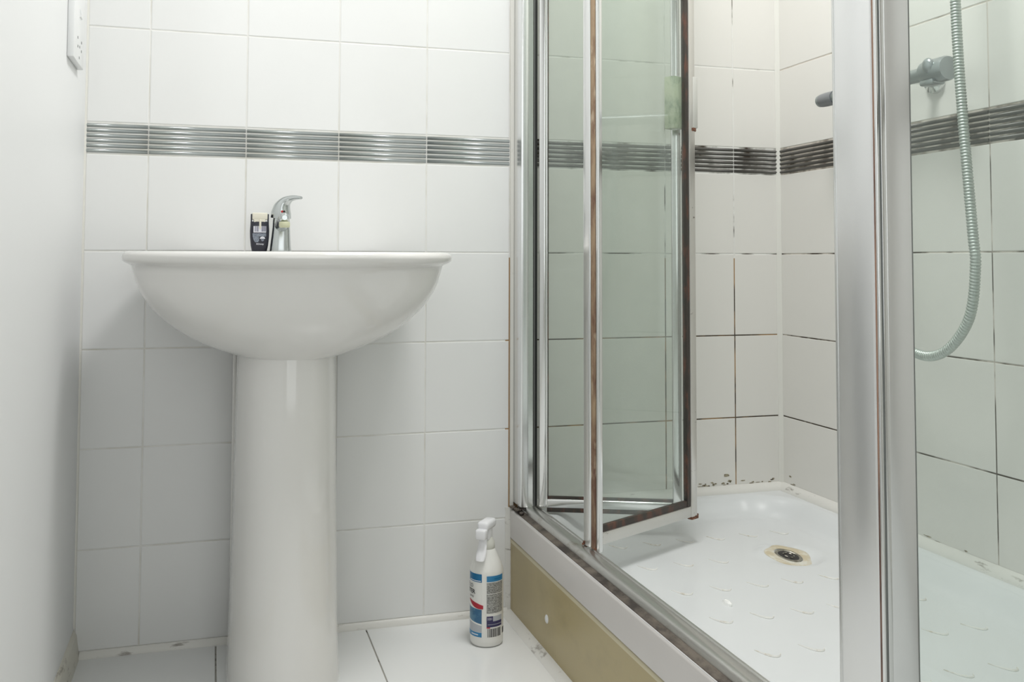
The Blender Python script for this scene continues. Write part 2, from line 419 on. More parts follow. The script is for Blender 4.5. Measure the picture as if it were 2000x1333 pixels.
for k in range(16):
    stain(wall_right, 'mould_stain', stain_m, (0, random.uniform(-0.9, -0.01), random.uniform(0.2485, 0.2545)), random.uniform(0.004, 0.016), random.uniform(0.001, 0.0025), 'right')
stain(wall_right, 'mould_stain', stain_m, (0, -0.036, 0.268), 0.006, 0.0025, 'right')

# sealant strips, skirting
def strip(name, bm, m, lab): return struct(obj(name, bm, m, smooth=True), lab)
bm = NB(); prism(bm, [(0.002, 0.013), (-0.003, 0.013), (-0.0085, 0.0075), (-0.011, 0.0005), (-0.011, -0.002), (0.002, -0.002)], 0.012, 0.9, 'x')
strip('trim_1', bm, seal_m, 'grubby sealant along the floor under the basin wall')
bm = NB(); prism(bm, [(0.0, 0.056), (0.0015, 0.0555), (0.0065, 0.046), (0.0125, 0.0), (0.0, 0.0)], -2.74, 0.0, 'y')
struct(obj('baseboard_left', bm, skirt_m), 'yellowed bevelled skirting strip along the painted wall')
bm = NB(); prism(bm, [(0.907, 0.011), (0.9, 0.0095), (0.891, 0.0055), (0.886, 0.0005), (0.886, -0.002), (0.907, -0.002)], -1.27, -0.004, 'y')
strip('trim_2', bm, seal_m, 'grubby sealant along the floor under the beige riser panel')
bm = NB(); prism(bm, [(0.002, 0.2495), (-0.004, 0.2485), (-0.012, 0.240), (-0.017, 0.2325), (-0.017, 0.228), (0.002, 0.228)], 0.925, W-0.002, 'x')
strip('trim_3', bm, seal_m, 'peeling sealant between tray and back shower wall')
bm = NB(); prism(bm, [(W+0.002, 0.2495), (W-0.004, 0.2485), (W-0.012, 0.240), (W-0.017, 0.2325), (W-0.017, 0.228), (W+0.002, 0.228)], -1.262, -0.002, 'y')
strip('trim_4', bm, seal_m, 'stained sealant between tray and valve-side shower wall')
bm = NB()
rings = []
for k in range(40):
    z = 0.243 + (CEIL-0.243)*k/39; q = 0.0085 + random.uniform(-0.0007, 0.0009)
    rings.append([(W+0.002, 0.002, z), (W-q, 0.002, z), (W-q, -0.0008, z), (W-q*0.55, -q*0.55, z), (W-0.0008, -q, z), (W+0.002, -q, z)])
loft(bm, rings); strip('trim_5', bm, cornerseal_m, 'wavy white silicone bead up the inner shower corner')
bm = NB()
rings = []
for k in range(30):
    z = 0.0 + 0.235*k/29; q = 0.0115 + random.uniform(-0.001, 0.001)
    rings.append([(0.907, 0.001, z), (0.907-q, 0.001, z), (0.907-q, -0.001, z), (0.902, -q*0.5, z), (0.9045, -q*0.8, z), (0.907, -q*0.8, z)])
loft(bm, rings); strip('trim_6', bm, seal_m, 'mouldy vertical sealant between wall and beige riser panel')
bm = NB(); box(bm, (0.9055, -0.004, 0.238), (0.9145, 0.001, 2.06), 0.0012)
strip('trim_7', bm, cornerseal_m, 'white upright filler strip between tiles and shower frame')
bm = NB(); prism(bm, [(0.0, 0.0), (0.004, 0.0), (0.0035, -0.002), (0.002, -0.0035), (0.0, -0.004)], 0, 1, 'y')
for v in bm.verts: v.co = Vector((v.co.x, v.co.z, 0.06 + v.co.y*(CEIL-0.06)))
strip('trim_8', bm, cornerseal_m, 'thin caulk line where tiles meet painted wall')

# ------------------------------------------------------------------ washbasin
BCX = 0.4015
def outline(sx, sy, z, N_=72, yc=-0.2245, a=0.3065, b=0.2215):
    pts = []
    for k in range(N_):
        t = 2*PI*k/N_; c, s = math.cos(t), math.sin(t)
        n = 2.35 if s < 0 else 4.2
        r = (abs(c/a)**n + abs(s/b)**n)**(-1/n)
        x, y = r*c, r*s
        y = (y + b)*1.0                       # 0 front .. 2b back
        y = -0.003 - (2*b - y)*sy             # back edge stays on the wall
        pts.append((BCX + x*sx, y, z))
    return pts
def bowl_rim_z(p, z, lift): return (p[0], p[1], z + lift*max(0.0, 1 + p[1]/0.45))
basin = thing('washbasin', 'white ceramic pedestal washbasin against the tiled wall', 'washbasin', (BCX, -0.2, 0))
bm = NB()
rings = []
prof = [  # sx, sy, z outside from the foot upward
    (0.27, 0.645, 0.6055), (0.315, 0.66, 0.6085), (0.39, 0.69, 0.616), (0.48, 0.725, 0.6265), (0.555, 0.76, 0.637), (0.625, 0.79, 0.6485), (0.69, 0.82, 0.6615), (0.755, 0.85, 0.678),
    (0.81, 0.875, 0.694), (0.855, 0.895, 0.711), (0.895, 0.912, 0.731), (0.922, 0.925, 0.750), (0.940, 0.935, 0.767), (0.950, 0.942, 0.7755), (0.966, 0.958, 0.7785),
    (0.984, 0.975, 0.782), (0.996, 0.993, 0.788), (1.0, 1.0, 0.7955), (0.997, 0.998, 0.8015), (0.988, 0.990, 0.8060), (0.97, 0.975, 0.8078)]
lift = 0.003
for sx, sy, z in prof:
    ring = []
    for p in outline(sx, sy, z):
        side_ = min(1.0, abs(p[0]-BCX)/0.3)**2
        dz = 0.008*side_*max(0.0, 1-abs(z-0.777)/0.022)
        ring.append(bowl_rim_z((p[0], p[1], z), z+dz, lift if z > 0.795 else 0.0))
    rings.append(ring)
def inner(s, z, N_=72):
    out = []
    for k in range(N_):
        t = 2*PI*k/N_; n = 2.2
        c, s_ = math.cos(t), math.sin(t); a, b = 0.245*s, 0.148*s
        r = (abs(c/a)**n + abs(s_/b)**n)**(-1/n)
        out.append((BCX + r*c, -0.268 + r*s_, z))
    return out
for s, z in ((1.0, 0.8075), (0.975, 0.801), (0.93, 0.775), (0.84, 0.745), (0.70, 0.715), (0.5, 0.695), (0.25, 0.688), (0.09, 0.686)):
    rings.append(inner(s, z))
loft(bm, rings); bowl = obj('bowl', bm, ceramic_m, basin, smooth=True, angle=60)
bm = NB(); lathe(bm, [(0.0, 0.6865), (0.019, 0.6865), (0.020, 0.6885), (0.017, 0.690), (0.0, 0.689)][1:], (BCX, -0.268, 0.0005), 24); obj('waste_fitting', bm, chrome_m, bowl, smooth=True)
bm = NB()
rings = []
for z, a, b, yc in ((0.0, 0.106, 0.150, -0.182), (0.02, 0.1045, 0.148, -0.182), (0.10, 0.1015, 0.142, -0.180), (0.25, 0.0985, 0.135, -0.178), (0.40, 0.0965, 0.129, -0.176), (0.52, 0.0945, 0.125, -0.174), (0.585, 0.0935, 0.123, -0.173), (0.607, 0.0928, 0.122, -0.173), (0.630, 0.091, 0.12, -0.173)):
    ring = []
    for k in range(56):
        t = 2*PI*k/56; c, s = math.cos(t), math.sin(t); n = 2.25 if s < 0 else 5.0
        r = (abs(c/a)**n + abs(s/b)**n)**(-1/n)
        ring.append((0.3955 + r*c, yc + r*s, z))
    rings.append(ring)
loft(bm, rings); obj('pedestal', bm, ceramic_m, basin, smooth=True, angle=60)
bm = NB(); box(bm, (0.4875, -0.075, 0.0), (0.4945, -0.05, 0.605), 0.002, 2); box(bm, (0.2965, -0.075, 0.0), (0.3035, -0.05, 0.605), 0.002, 2)
obj('rear_flange', bm, ceramic_m, basin)

# ------------------------------------------------------------------ basin tap
TX, TY, TZ = 0.3865, -0.082, 0.8107
tap = thing('basin_tap', 'chrome mixer tap with arched lever on the washbasin deck', 'tap', (TX, TY, TZ))
def rrect(cx, cy, z, a, b, n=3.2, N_=32, tilt=0):
    out = []
    for k in range(N_):
        t = 2*PI*k/N_; c, s = math.cos(t), math.sin(t); r = (abs(c/a)**n + abs(s/b)**n)**(-1/n)
        out.append((cx + r*c, cy + r*s, z + tilt*r*c))
    return out
bm = NB()
loft(bm, [rrect(TX+dx, TY, TZ+z, a, b) for z, a, b, dx in ((0, 0.0215, 0.024, 0), (0.002, 0.0218, 0.0243, 0), (0.012, 0.0208, 0.023, 0), (0.03, 0.0192, 0.021, 0.0006), (0.05, 0.0178, 0.019, 0.001), (0.062, 0.0172, 0.0185, 0.001), (0.068, 0.0165, 0.018, 0.001))])
obj('body', bm, tap_m, tap, smooth=True)
bm = NB()
sp = catmull([(TX+0.001, TY+0.004, TZ+0.046), (TX+0.0015, TY-0.03, TZ+0.058), (TX+0.002, TY-0.062, TZ+0.0655), (TX+0.0025, TY-0.086, TZ+0.0665)], 6)
tube(bm, sp, [(0.0150-0.004*min(1, i/10))*(1, 1, 0.93, 0.78, 0.45)[max(0, i-len(sp)+5)] for i in range(len(sp))], 18)
spout = obj('spout', bm, tap_m, tap, smooth=True)
AX, AY = TX+0.0025, TY-0.082
bm = NB(); lathe(bm, [(0.0095, 0.0585), (0.0108, 0.0565), (0.0108, 0.0495), (0.0098, 0.0475), (0.0085, 0.047), (0.008, 0.0485)], (AX, AY, TZ), 24); obj('aerator', bm, aerator_m, spout, smooth=True)
# lever: a hooded horn that leans forward over the body and ends in a slim tip
lp = catmull([(TX+0.0002, TY, TZ+0.0690), (TX+0.0008, TY-0.001, TZ+0.0800), (TX+0.0030, TY-0.003, TZ+0.0915), (TX+0.0085, TY-0.007, TZ+0.1020), (TX+0.0175, TY-0.014, TZ+0.1085), (TX+0.0280, TY-0.022, TZ+0.1105), (TX+0.0385, TY-0.030, TZ+0.1100)], 6)
wid = [0.0208, 0.0202, 0.0178, 0.0135, 0.0098, 0.0082, 0.0052]; thk = [0.0208, 0.0198, 0.0168, 0.0112, 0.0064, 0.0046, 0.0030]
bm = NB(); rings = []; nl = len(lp)
for i, p in enumerate(lp):
    d = (lp[min(i+1, nl-1)]-lp[max(i-1, 0)]).normalized()
    sd = Vector((-0.62, 0.78, 0)).cross(Vector((0, 0, 1))); sd = (sd - d*sd.dot(d)).normalized(); sd = Vector((0.62, 0.78, 0)) - d*Vector((0.62, 0.78, 0)).dot(d); sd.normalize(); nn = d.cross(sd)
    q = i/6; j = min(5, int(q)); f_ = q-j; wd = wid[j]*(1-f_)+wid[j+1]*f_; th = thk[j]*(1-f_)+thk[j+1]*f_
    rings.append([p + sd*wd*math.cos(2*PI*k/24) + nn*th*math.sin(2*PI*k/24) for k in range(24)])
loft(bm, rings); lever = obj('lever', bm, tap_m, tap, smooth=True)
bm = NB(); loft(bm, [rrect(TX+0.0005, TY, TZ+z, a, b) for z, a, b in ((0.0665, 0.0150, 0.0165), (0.0705, 0.0150, 0.0165))]); obj('cartridge_gap', bm, dark_m, tap)
for dx, mm in ((-0.0022, redspot_m), (0.0022, drainblack_m)):
    bm = NB(); r = bmesh.ops.create_uvsphere(bm, u_segments=12, v_segments=8, radius=0.0027)
    for v in bm.verts: v.co = Vector((v.co.x*0.8, v.co.y*0.5, v.co.z)) + Vector((TX+0.0035+dx, TY-0.0215, TZ+0.0815))
    obj('temperature_dot', bm, mm, lever, smooth=True)
bm = NB(); lathe(bm, [(0.024, -0.0004), (0.0245, 0.001), (0.023, 0.002)], (TX, TY, TZ-0.0012), 32); obj('base_washer', bm, greyrub_m, tap, smooth=True)

# ------------------------------------------------------------------ small navy toiletry holder
HX, HY, HZ = 0.3445, -0.085, 0.8106
hold = thing('toiletry_bottle', 'small navy plastic bottle with cream top standing against the chrome tap', 'bottle', (HX, HY, HZ))
bm = NB(); loft(bm, [rrect(HX, HY, HZ+z, a, b, 3.5) for z, a, b in ((0, 0.0140, 0.010), (0.0015, 0.0150, 0.0108), (0.012, 0.0172, 0.0115), (0.028, 0.0188, 0.012), (0.042, 0.0192, 0.012), (0.055, 0.0184, 0.0118), (0.0605, 0.0182, 0.0115), (0.061, 0.0172, 0.0105))])
obj('body', bm, navy_m, hold, smooth=True)
for s in (-1, 1):
    bm = NB(); box(bm, (HX+s*0.0165-0.0013, HY-0.008, HZ+0.058), (HX+s*0.0165+0.0013, HY+0.008, HZ+0.0765), 0.0006); obj('side_arm', bm, navy_m, hold)
bm = NB(); box(bm, (HX-0.0152, HY-0.0115, HZ+0.0645), (HX+0.0152, HY+0.0095, HZ+0.079), 0.0025, 3); box(bm, (HX-0.012, HY-0.0112, HZ+0.0585), (HX+0.011, HY+0.008, HZ+0.067), 0.0015, 2)
obj('cream_block', bm, cream_m, hold, smooth=True)
bm = NB(); box(bm, (HX-0.0015, HY-0.0136, HZ+0.046), (HX+0.0028, HY-0.0095, HZ+0.066), 0.0014, 2); obj('cream_drip', bm, cream_m, hold, smooth=True)
FYH = HY-0.0122
def hold_rect(name, x0, x1, z0, z1, m, dy=0.0):
    bm = NB(); box(bm, (HX+x0, FYH-0.0004-dy, HZ+z0), (HX+x1, FYH+0.0015, HZ+z1)); return obj(name, bm, m, hold)
bl = hold_rect('barcode_label', -0.0125, 0.0125, 0.0385, 0.0515, print_white_m)
bm = NB(); x = -0.0095
while x < 0.0115:
    w_ = random.choice((0.0004, 0.0007, 0.0011))
    if not -0.0022 < x < 0.0032: box(bm, (HX+x, FYH-0.0007, HZ+0.0405), (HX+x+w_, FYH, HZ+0.0512))
    x += w_ + random.choice((0.0006, 0.001, 0.0014))
o = obj('barcode_print', bm, purple_m, bl)
hold_rect('small_print', -0.014, 0.0125, 0.0305, 0.037, print_grey_m)
bm = NB()
vv = [bm.verts.new((HX+x, FYH-0.0004, HZ+z)) for x, z in ((-0.014, 0.0307), (-0.0015, 0.0307), (-0.0012, 0.0215), (-0.0035, 0.0188), (-0.009, 0.0188), (-0.0115, 0.0225))]
ww = [bm.verts.new(v.co + Vector((0, 0.0016, 0))) for v in vv]
bm.faces.new(vv); bm.faces.new(ww[::-1])
for k in range(6): bm.faces.new((vv[k], vv[(k+1) % 6], ww[(k+1) % 6], ww[k]))
obj('small_print', bm, print_grey_m, hold)
bm = NB(); vv = [bm.verts.new((HX+0.0055+0.0052*math.cos(PI*k/12), FYH-0.0005, HZ+0.0258+0.0046*math.sin(PI*k/12))) for k in range(13)]
ww = [bm.verts.new(v.co + Vector((0, 0.002, 0))) for v in vv]
bm.faces.new(vv); bm.faces.new(ww[::-1])
for k in range(13): bm.faces.new((vv[k], vv[(k+1) % 13], ww[(k+1) % 13], ww[k]))
obj('half_round_mark', bm, print_white_m, hold)
bm = NB(); vv = [bm.verts.new((HX+0.0055+0.0032*math.cos(-PI*k/12), FYH-0.0005, HZ+0.0252+0.0045*math.sin(-PI*k/12))) for k in range(13)]
ww = [bm.verts.new(v.co + Vector((0, 0.002, 0))) for v in vv]
bm.faces.new(vv); bm.faces.new(ww[::-1])
for k in range(13): bm.faces.new((vv[k], vv[(k+1) % 13], ww[(k+1) % 13], ww[k]))
obj('half_round_mark', bm, print_grey_m, hold)
text('lettering', 'XDnnay', 0.0046, print_white_m, hold, lambda x, y: Vector((HX+0.0005+x, FYH-0.0006, HZ+0.0150+y)), True)

# ------------------------------------------------------------------ wall socket on the painted wall
SX = 0.0115; SY0, SY1, SZ0, SZ1 = -0.273, -0.135, 1.155, 1.325
sock = thing('wall_socket', 'white plastic wall socket with small slots on the painted wall', 'socket', (0, (SY0+SY1)/2, SZ0))
bm = NB(); box(bm, (0.0, SY0, SZ0), (SX, SY1, SZ1), 0.0022, 2); plate = obj('faceplate', bm, whiteplast_m, sock, smooth=True)
for y, z in ((-0.2241, 1.1996), (-0.1736, 1.1999), (-0.2214, 1.1841), (-0.197, 1.1873), (-0.1743, 1.1833), (-0.2005, 1.1664)):
    bm = NB(); box(bm, (SX-0.001, y-0.0035, z-0.0022), (SX+0.0003, y+0.0035, z+0.0022)); obj('slot', bm, holder_m, plate)
bm = NB(); prism(bm, [(SX-0.002, 1.240), (SX+0.002, 1.243), (SX+0.003, 1.250), (SX+0.0005, 1.258), (SX-0.002, 1.258)], -0.205, -0.182, 'y'); obj('rocker_switch', bm, whiteplast_m, sock)

# ------------------------------------------------------------------ shower tray and riser
TX0, TY0 = 0.905, -1.268
tray = thing('shower_tray', 'white shower tray with moulded grip ridges under the glass enclosure', 'shower tray', (1.25, -0.63, 0.168))
ZR = 0.2315
DR = Vector((1.3972, -0.3603, 0.187)); DN = Vector((0.12, -0.16, 1)).normalized()
def tray_z(x, y):
    cx, cy = (0.967+1.588)/2, (-0.020-1.235)/2; hx, hy = (1.588-0.967)/2, (1.235-0.020)/2; rc = 0.13
    qx, qy = abs(x-cx)-hx+rc, abs(y-cy)-hy+rc
    d = math.hypot(max(qx, 0), max(qy, 0)) + min(max(qx, qy), 0) - rc
    t = min(1, max(0, -d/0.062)); s = t*t*(3-2*t)
    z = ZR - 0.0415*s
    r = math.hypot(x-DR.x, (y-DR.y)/1.05)
    if r < 0.075:
        zz = DR.z - (DN.x*(x-DR.x) + DN.y*(y-DR.y))/DN.z
        q = min(1, max(0, (0.075-r)/0.035)); q = q*q*(3-2*q)
        z = z*(1-q) + zz*q
    return z
bm = NB()
nx, ny = 84, 150
grid = []
for j in range(ny+1):
    row = []
    for i in range(nx+1):
        x = 0.907 + (W+0.0005-0.907)*i/nx; y = -0.0 + (TY0+0.002)*j/ny
        row.append(bm.verts.new((x, y, tray_z(x, y))))
    grid.append(row)
for j in range(ny):
    for i in range(nx): bm.faces.new((grid[j][i], grid[j][i+1], grid[j+1][i+1], grid[j+1][i]))
obj('basin', bm, tray_m, tray, smooth=True, angle=70)
bm = NB(); prism(bm, [(TX0, 0.170), (TX0, 0.2265), (TX0+0.001, 0.2298), (TX0+0.003, 0.2315), (TX0+0.012, 0.2318), (TX0+0.012, 0.170)], TY0, -0.0005, 'y')
obj('outer_edge', bm, apron_m, tray, smooth=True, angle=50)
bm = NB(); prism(bm, [(TY0, 0.170), (TY0, 0.2285), (TY0+0.003, 0.2315), (TY0+0.012, 0.2318), (TY0+0.012, 0.170)], TX0, W, 'x')
obj('outer_edge', bm, apron_m, tray, smooth=True, angle=50)
# grip ridges: low crescents in rows
crs = []
for j, y in enumerate((-0.21, -0.358, -0.507, -0.651, -0.796, -0.941, -1.086)):
    for i, x in enumerate((1.082, 1.160, 1.238, 1.312, 1.392, 1.470)):
        if math.hypot(x-DR.x, y-DR.y) < 0.09 or x > 1.5: continue
        bm = NB(); pts = []
        for k in range(9):
            t = -1 + 2*k/8
            px, py = x + 0.0015 + 0.0155*t, y + 0.004 - 0.020*(1-t*t) + 0.012*t*-1
            pts.append((px, py, tray_z(px, py)+0.0002))
        tube(bm, pts, [0.0005 + 0.0021*math.sin(PI*(k+0.25)/8.5) for k in range(9)], 6)
        obj('grip_ridge', bm, ridge_m, tray, smooth=True)
# drain
def dxf(p):
    a = DN.cross(Vector((0, 1, 0))).normalized(); b = DN.cross(a)
    return DR + a*p.x + b*p.y + DN*p.z
bm = NB()
lathe(bm, [(0.0285, -0.002), (0.0285, 0.0012), (0.026, 0.0026), (0.0225, 0.0016), (0.0215, -0.001), (0.0215, -0.003)], n=36, xf=dxf)
drain = obj('drain_ring', bm, drainmetal_m, tray, smooth=True, angle=60)
bm = NB(); lathe(bm, [(0.0005, 0.0010), (0.0215, 0.0010), (0.0215, -0.002)], n=28, xf=dxf); obj('drain_grate', bm, drainblack_m, drain)
for a in (0.3, 1.35, 2.4, 3.6, 4.5, 5.4):
    bm = NB(); tube(bm, [dxf(Vector((0.011*math.cos(a+t), 0.011*math.sin(a+t), 0.0018))) for t in (0, 0.2, 0.4, 0.55)], 0.0013, 6); obj('grate_bar', bm, drainmetal_m, drain, smooth=True)
# brown scale ring round the drain, lying on the tray
scale_m = dirty('drain_limescale', (0.60, 0.52, 0.36), (0.74, 0.72, 0.64), 0.45, 0.62, (40, 40, 40), 0.3)
bm = NB(); rings = []
for r, dz in ((0.028, 0.0012), (0.034, 0.0016), (0.041, 0.0015), (0.0465, 0.0009), (0.0475, 0.0001)):
    ring = []
    for k in range(40):
        t = 2*PI*k/40; q = r*(1+0.10*math.sin(t*2+0.6)+0.05*math.sin(5*t)) if r > 0.03 else r
        x, y = DR.x+q*math.cos(t), DR.y+q*math.sin(t)*1.1
        ring.append((x, y, tray_z(x, y)+dz))
    rings.append(ring)
loft(bm, rings, False, False); obj('scale_stain', bm, scale_m, tray, smooth=True)
# riser panel
riser = thing('riser_panel', 'beige plastic riser panel under the shower tray edge', 'panel', (0.907, -0.63, 0))
bm = NB(); prism(bm, [(0.9065, 0.003), (0.9065, 0.1600), (0.9090, 0.1600), (0.9150, 0.1600), (0.9150, 0.003)], TY0, -0.004, 'y')
board = obj('board', bm, panel_m, riser)
bm = NB(); prism(bm, [(0.9058, 0.1590), (0.9056, 0.1640), (0.9072, 0.1668), (0.9150, 0.1672), (0.9150, 0.1590)], TY0, -0.004, 'y'); o = obj('top_lip', bm, paneledge_m, riser, smooth=True, angle=60)
bm = NB(); box(bm, (0.910, TY0+0.004, 0.167), (0.915, -0.004, 0.1705)); obj('shadow_gap_strip', bm, dark_m, riser)  # dark strip standing in for shade in the gap below the tray edge
bm = NB(); lathe(bm, [(0.0085, 0.0), (0.0085, 0.0012), (0.006, 0.0028), (0.0015, 0.0033)], n=24, xf=lambda p: Vector((0.9065-p.z, -0.2607+p.x, 0.0752+p.y))); obj('screw_cap', bm, whiteplast_m, board, smooth=True)
# flake on the tray
fl = thing('soap_flake', 'tiny white soap flake lying on the shower tray', 'flake', (1.130, -0.5864, 0.19))
bm = NB(); rings = []
for z, s in ((0.0, 1.0), (0.004, 0.9), (0.0065, 0.5)):
    rings.append([(1.130+s*0.0055*math.cos(t)*random.uniform(0.8, 1.1), -0.5864+s*0.015*math.sin(t)*random.uniform(0.85, 1.1), tray_z(1.13, -0.5864)+z) for t in [2*PI*k/10 for k in range(10)]])
loft(bm, rings); obj('chip', bm, flake_m, fl)

# ------------------------------------------------------------------ fixed shower frame
TOPZ = 2.06
frame = thing('shower_enclosure', 'silver enclosure of wall channel, sill track and broad corner post', 'shower enclosure', (0.94, -0.6, 0.232))
bm = NB(); box(bm, (0.9135, -0.060, 0.246), (0.9300, 0.0, TOPZ), 0.0022, 2); obj('wall_channel', bm, satin_m, frame, smooth=True)
bm = NB(); box(bm, (0.9300, -0.0585, 0.246), (0.9435, -0.010, TOPZ), 0.0015, 1); obj('channel_insert', bm, bright_alu_m, frame)
bm = NB(); box(bm, (0.9437, -0.053, 0.246), (0.9460, -0.020, TOPZ)); obj('channel_seal', bm, dark_m, frame)
bm = NB(); box(bm, (0.9460, -0.050, 0.246), (0.9492, -0.020, TOPZ)); obj('channel_insert', bm, greyrub_m, frame)
bm = NB(); box(bm, (0.9492, -0.047, 0.246), (0.9560, -0.020, TOPZ)); obj('channel_seal', bm, dark_m, frame)
bm = NB(); prism(bm, [(0.9225, 0.2319), (0.9225, 0.2405), (0.9255, 0.2455), (0.932, 0.2482), (0.943, 0.2470), (0.9505, 0.2430), (0.9555, 0.2415), (0.9575, 0.2435), (0.9610, 0.2435), (0.9635, 0.2395), (0.9650, 0.2319)], -1.258, -0.012, 'y')
obj('sill_track', bm, track_m, frame, smooth=True, angle=50)
bm = NB(); prism(bm, [(0.9090, 0.2319), (0.9095, 0.2328), (0.916, 0.2340), (0.9224, 0.2365), (0.9224, 0.2319)], -1.258, -0.010, 'y'); obj('sill_sealant', bm, mould_m, frame, smooth=True)
bm = NB()
for k in range(16):
    p = Vector((random.uniform(0.906, 0.928), random.uniform(-0.07, -0.008), random.uniform(0.2365, 0.2435))); r = random.uniform(0.003, 0.0068)
    q = bmesh.ops.create_icosphere(bm, subdivisions=1, radius=r)
    for v in q['verts']: v.co = Vector((v.co.x, v.co.y*1.3, v.co.z*0.6)) + p
obj('corner_sealant', bm, mould_m, frame, smooth=True)
# corner post: face of the front (towards -x), seal, return stile
PY0, PY1 = -1.2618, -1.1868
bm = NB(); box(bm, (0.9350, -1.2585, 0.2445), (0.9640, -1.1870, TOPZ), 0.0028, 3); obj('corner_post', bm, satin_m, frame, smooth=True)
bm = NB(); box(bm, (0.9344, -1.1935, 0.2445), (0.9356, -1.1905, TOPZ), 0.0004); obj('post_bead', bm, bright_alu_m, frame)
bm = NB(); box(bm, (0.9362, -1.2628, 0.2445), (0.9600, -1.2585, TOPZ)); obj('post_seal', bm, postseal_m, frame)
bm = NB(); box(bm, (0.925, -1.2590, TOPZ), (0.965, -0.0, TOPZ+0.045), 0.003, 2); obj('header_rail', bm, satin_m, frame, smooth=True)

# return panel
side = thing('side_panel', 'fixed shower side pane facing the room between corner post and valve wall', 'glass panel', (1.27, -1.265, 0.232))
bm = NB(); box(bm, (0.9342, -1.2668, 0.236), (0.9380, -1.2632, TOPZ), 0.0012, 3); obj('edge_bead', bm, chrome_m, side, smooth=True)
bm = NB(); box(bm, (0.9380, -1.2648, 0.236), (0.9406, -1.2630, TOPZ)); obj('edge_groove', bm, greyrub_m, side)
bm = NB(); box(bm, (0.9406, -1.2662, 0.236), (0.9470, -1.2630, TOPZ), 0.0010, 2); obj('stile_step', bm, bright_alu_m, side, smooth=True)
bm = NB(); box(bm, (0.9460, -1.2664, 0.236), (0.9780, -1.2630, TOPZ), 0.0010, 2); obj('stile', bm, satin_m, side, smooth=True)
bm = NB(); box(bm, (0.9780, -1.2656, 0.262), (0.9798, -1.2604, TOPZ)); obj('glass_gasket', bm, greyrub_m, side)
bm = NB(); box(bm, (0.9796, -1.2648, 0.262), (W-0.03, -1.2608, TOPZ)); obj('glass_pane', bm, side_glass_m, side)
bm = NB(); box(bm, (W-0.03, -1.2690, 0.236), (W-0.0005, -1.2570, TOPZ), 0.002, 2); obj('stile', bm, satin_m, side, smooth=True)
for z0, z1 in ((0.2322, 0.262), (TOPZ, TOPZ+0.04)):
    bm = NB(); box(bm, (0.967, -1.2676, z0), (W-0.0005, -1.2590, z1), 0.002, 2); obj('rail', bm, satin_m, side, smooth=True)

# ------------------------------------------------------------------ folding door
door = thing('folding_shower_door', 'folding two-leaf shower door pushed open into the cubicle', 'shower door', (1.0, -0.2, 0.25))
DZ0, DZ1 = 0.2455, 2.04
def leafxf(o, e):
    o = Vector((o[0], o[1], 0)); e = Vector((e[0], e[1], 0)); d = (e-o); L = d.length; d.normalize()
    nrm = Vector((d.y, -d.x, 0))         # towards the room / camera side
    def f(u, t, z): return o + d*u + nrm*t + Vector((0, 0, z))
    return f, L
def lbox(name, f, u, t, z, m, parent, bev=0.0, seg=2, smooth=True):
    bm = NB(); box(bm, (u[0], t[0], z[0]), (u[1], t[1], z[1]), bev, seg, xf=lambda c: f(c.x, c.y, c.z))
    return obj(name, bm, m, parent, smooth=smooth)
# leaf against the wall channel (behind), runs inward to the fold
fA, LA = leafxf((0.957, -0.058), (1.251, -0.185))
lbox('rear_leaf_stile', fA, (0.0, 0.016), (-0.010, 0.010), (DZ0+0.002, DZ1), bright_alu_m, door, 0.003, 3)
lbox('stile_bead', fA, (0.0155, 0.0195), (0.002, 0.009), (DZ0+0.002, DZ1), bright_alu_m, door, 0.0012)
lbox('rear_leaf_stile', fA, (LA-0.026, LA-0.004), (-0.010, 0.010), (DZ0, DZ1), bright_alu_m, door, 0.003, 3)
lbox('rail', fA, (0.016, LA-0.026), (-0.009, 0.009), (DZ0, DZ0+0.020), bright_alu_m, door, 0.004, 4)
lbox('rail', fA, (0.016, LA-0.026), (-0.009, 0.009), (DZ1-0.022, DZ1), bright_alu_m, door, 0.004, 4)
lbox('rail_dark_strip', fA, (0.018, LA-0.028), (-0.0075, 0.0082), (DZ0-0.0085, DZ0+0.001), gasket_m, door, 0.001)  # dark strip along the underside of the rear leaf rail
lbox('gasket', fA, (0.0195, LA-0.026), (-0.003, 0.0035), (DZ0+0.0195, DZ0+0.025), gasket_m, door)
lbox('gasket', fA, (0.0185, 0.0208), (-0.003, 0.0035), (DZ0+0.02, DZ1-0.02), gasket_m, door)
lbox('glass_pane', fA, (0.018, LA-0.024), (-0.002, 0.002), (DZ0+0.018, DZ1-0.018), glass_m, door, smooth=False)
# leaf that runs from the track back to the fold (in front)
fB, LB = leafxf((0.9550, -0.386), (1.2445, -0.2340))
BZ0 = DZ0+0.004
lbox('front_leaf_stile', fB, (0.0, 0.010), (-0.024, -0.0045), (BZ0-0.004, DZ1), bright_alu_m, door, 0.003, 3)
lbox('front_leaf_stile', fB, (0.001, 0.014), (0.0065, 0.016), (BZ0-0.012, DZ1), bright_alu_m, door, 0.0042, 4)
lbox('stile_web', fB, (0.006, 0.014), (-0.020, 0.0085), (BZ0, DZ1), bright_alu_m, door)
lbox('closing_seal', fB, (0.0015, 0.008), (-0.0045, 0.0065), (BZ0-0.006, DZ1), brownseal_m, door, 0.001)
lbox('glass_pane', fB, (0.012, LB-0.016), (-0.002, 0.002), (BZ0+0.022, DZ1-0.018), glass_m, door, smooth=False)
lbox('rail', fB, (0.013, LB-0.0155), (-0.009, 0.009), (BZ0, BZ0+0.0235), dirtyalu_m, door, 0.0025, 2)
lbox('rail', fB, (0.013, LB-0.0155), (-0.009, 0.009), (DZ1-0.022, DZ1), dirtyalu_m, door, 0.0025, 2)
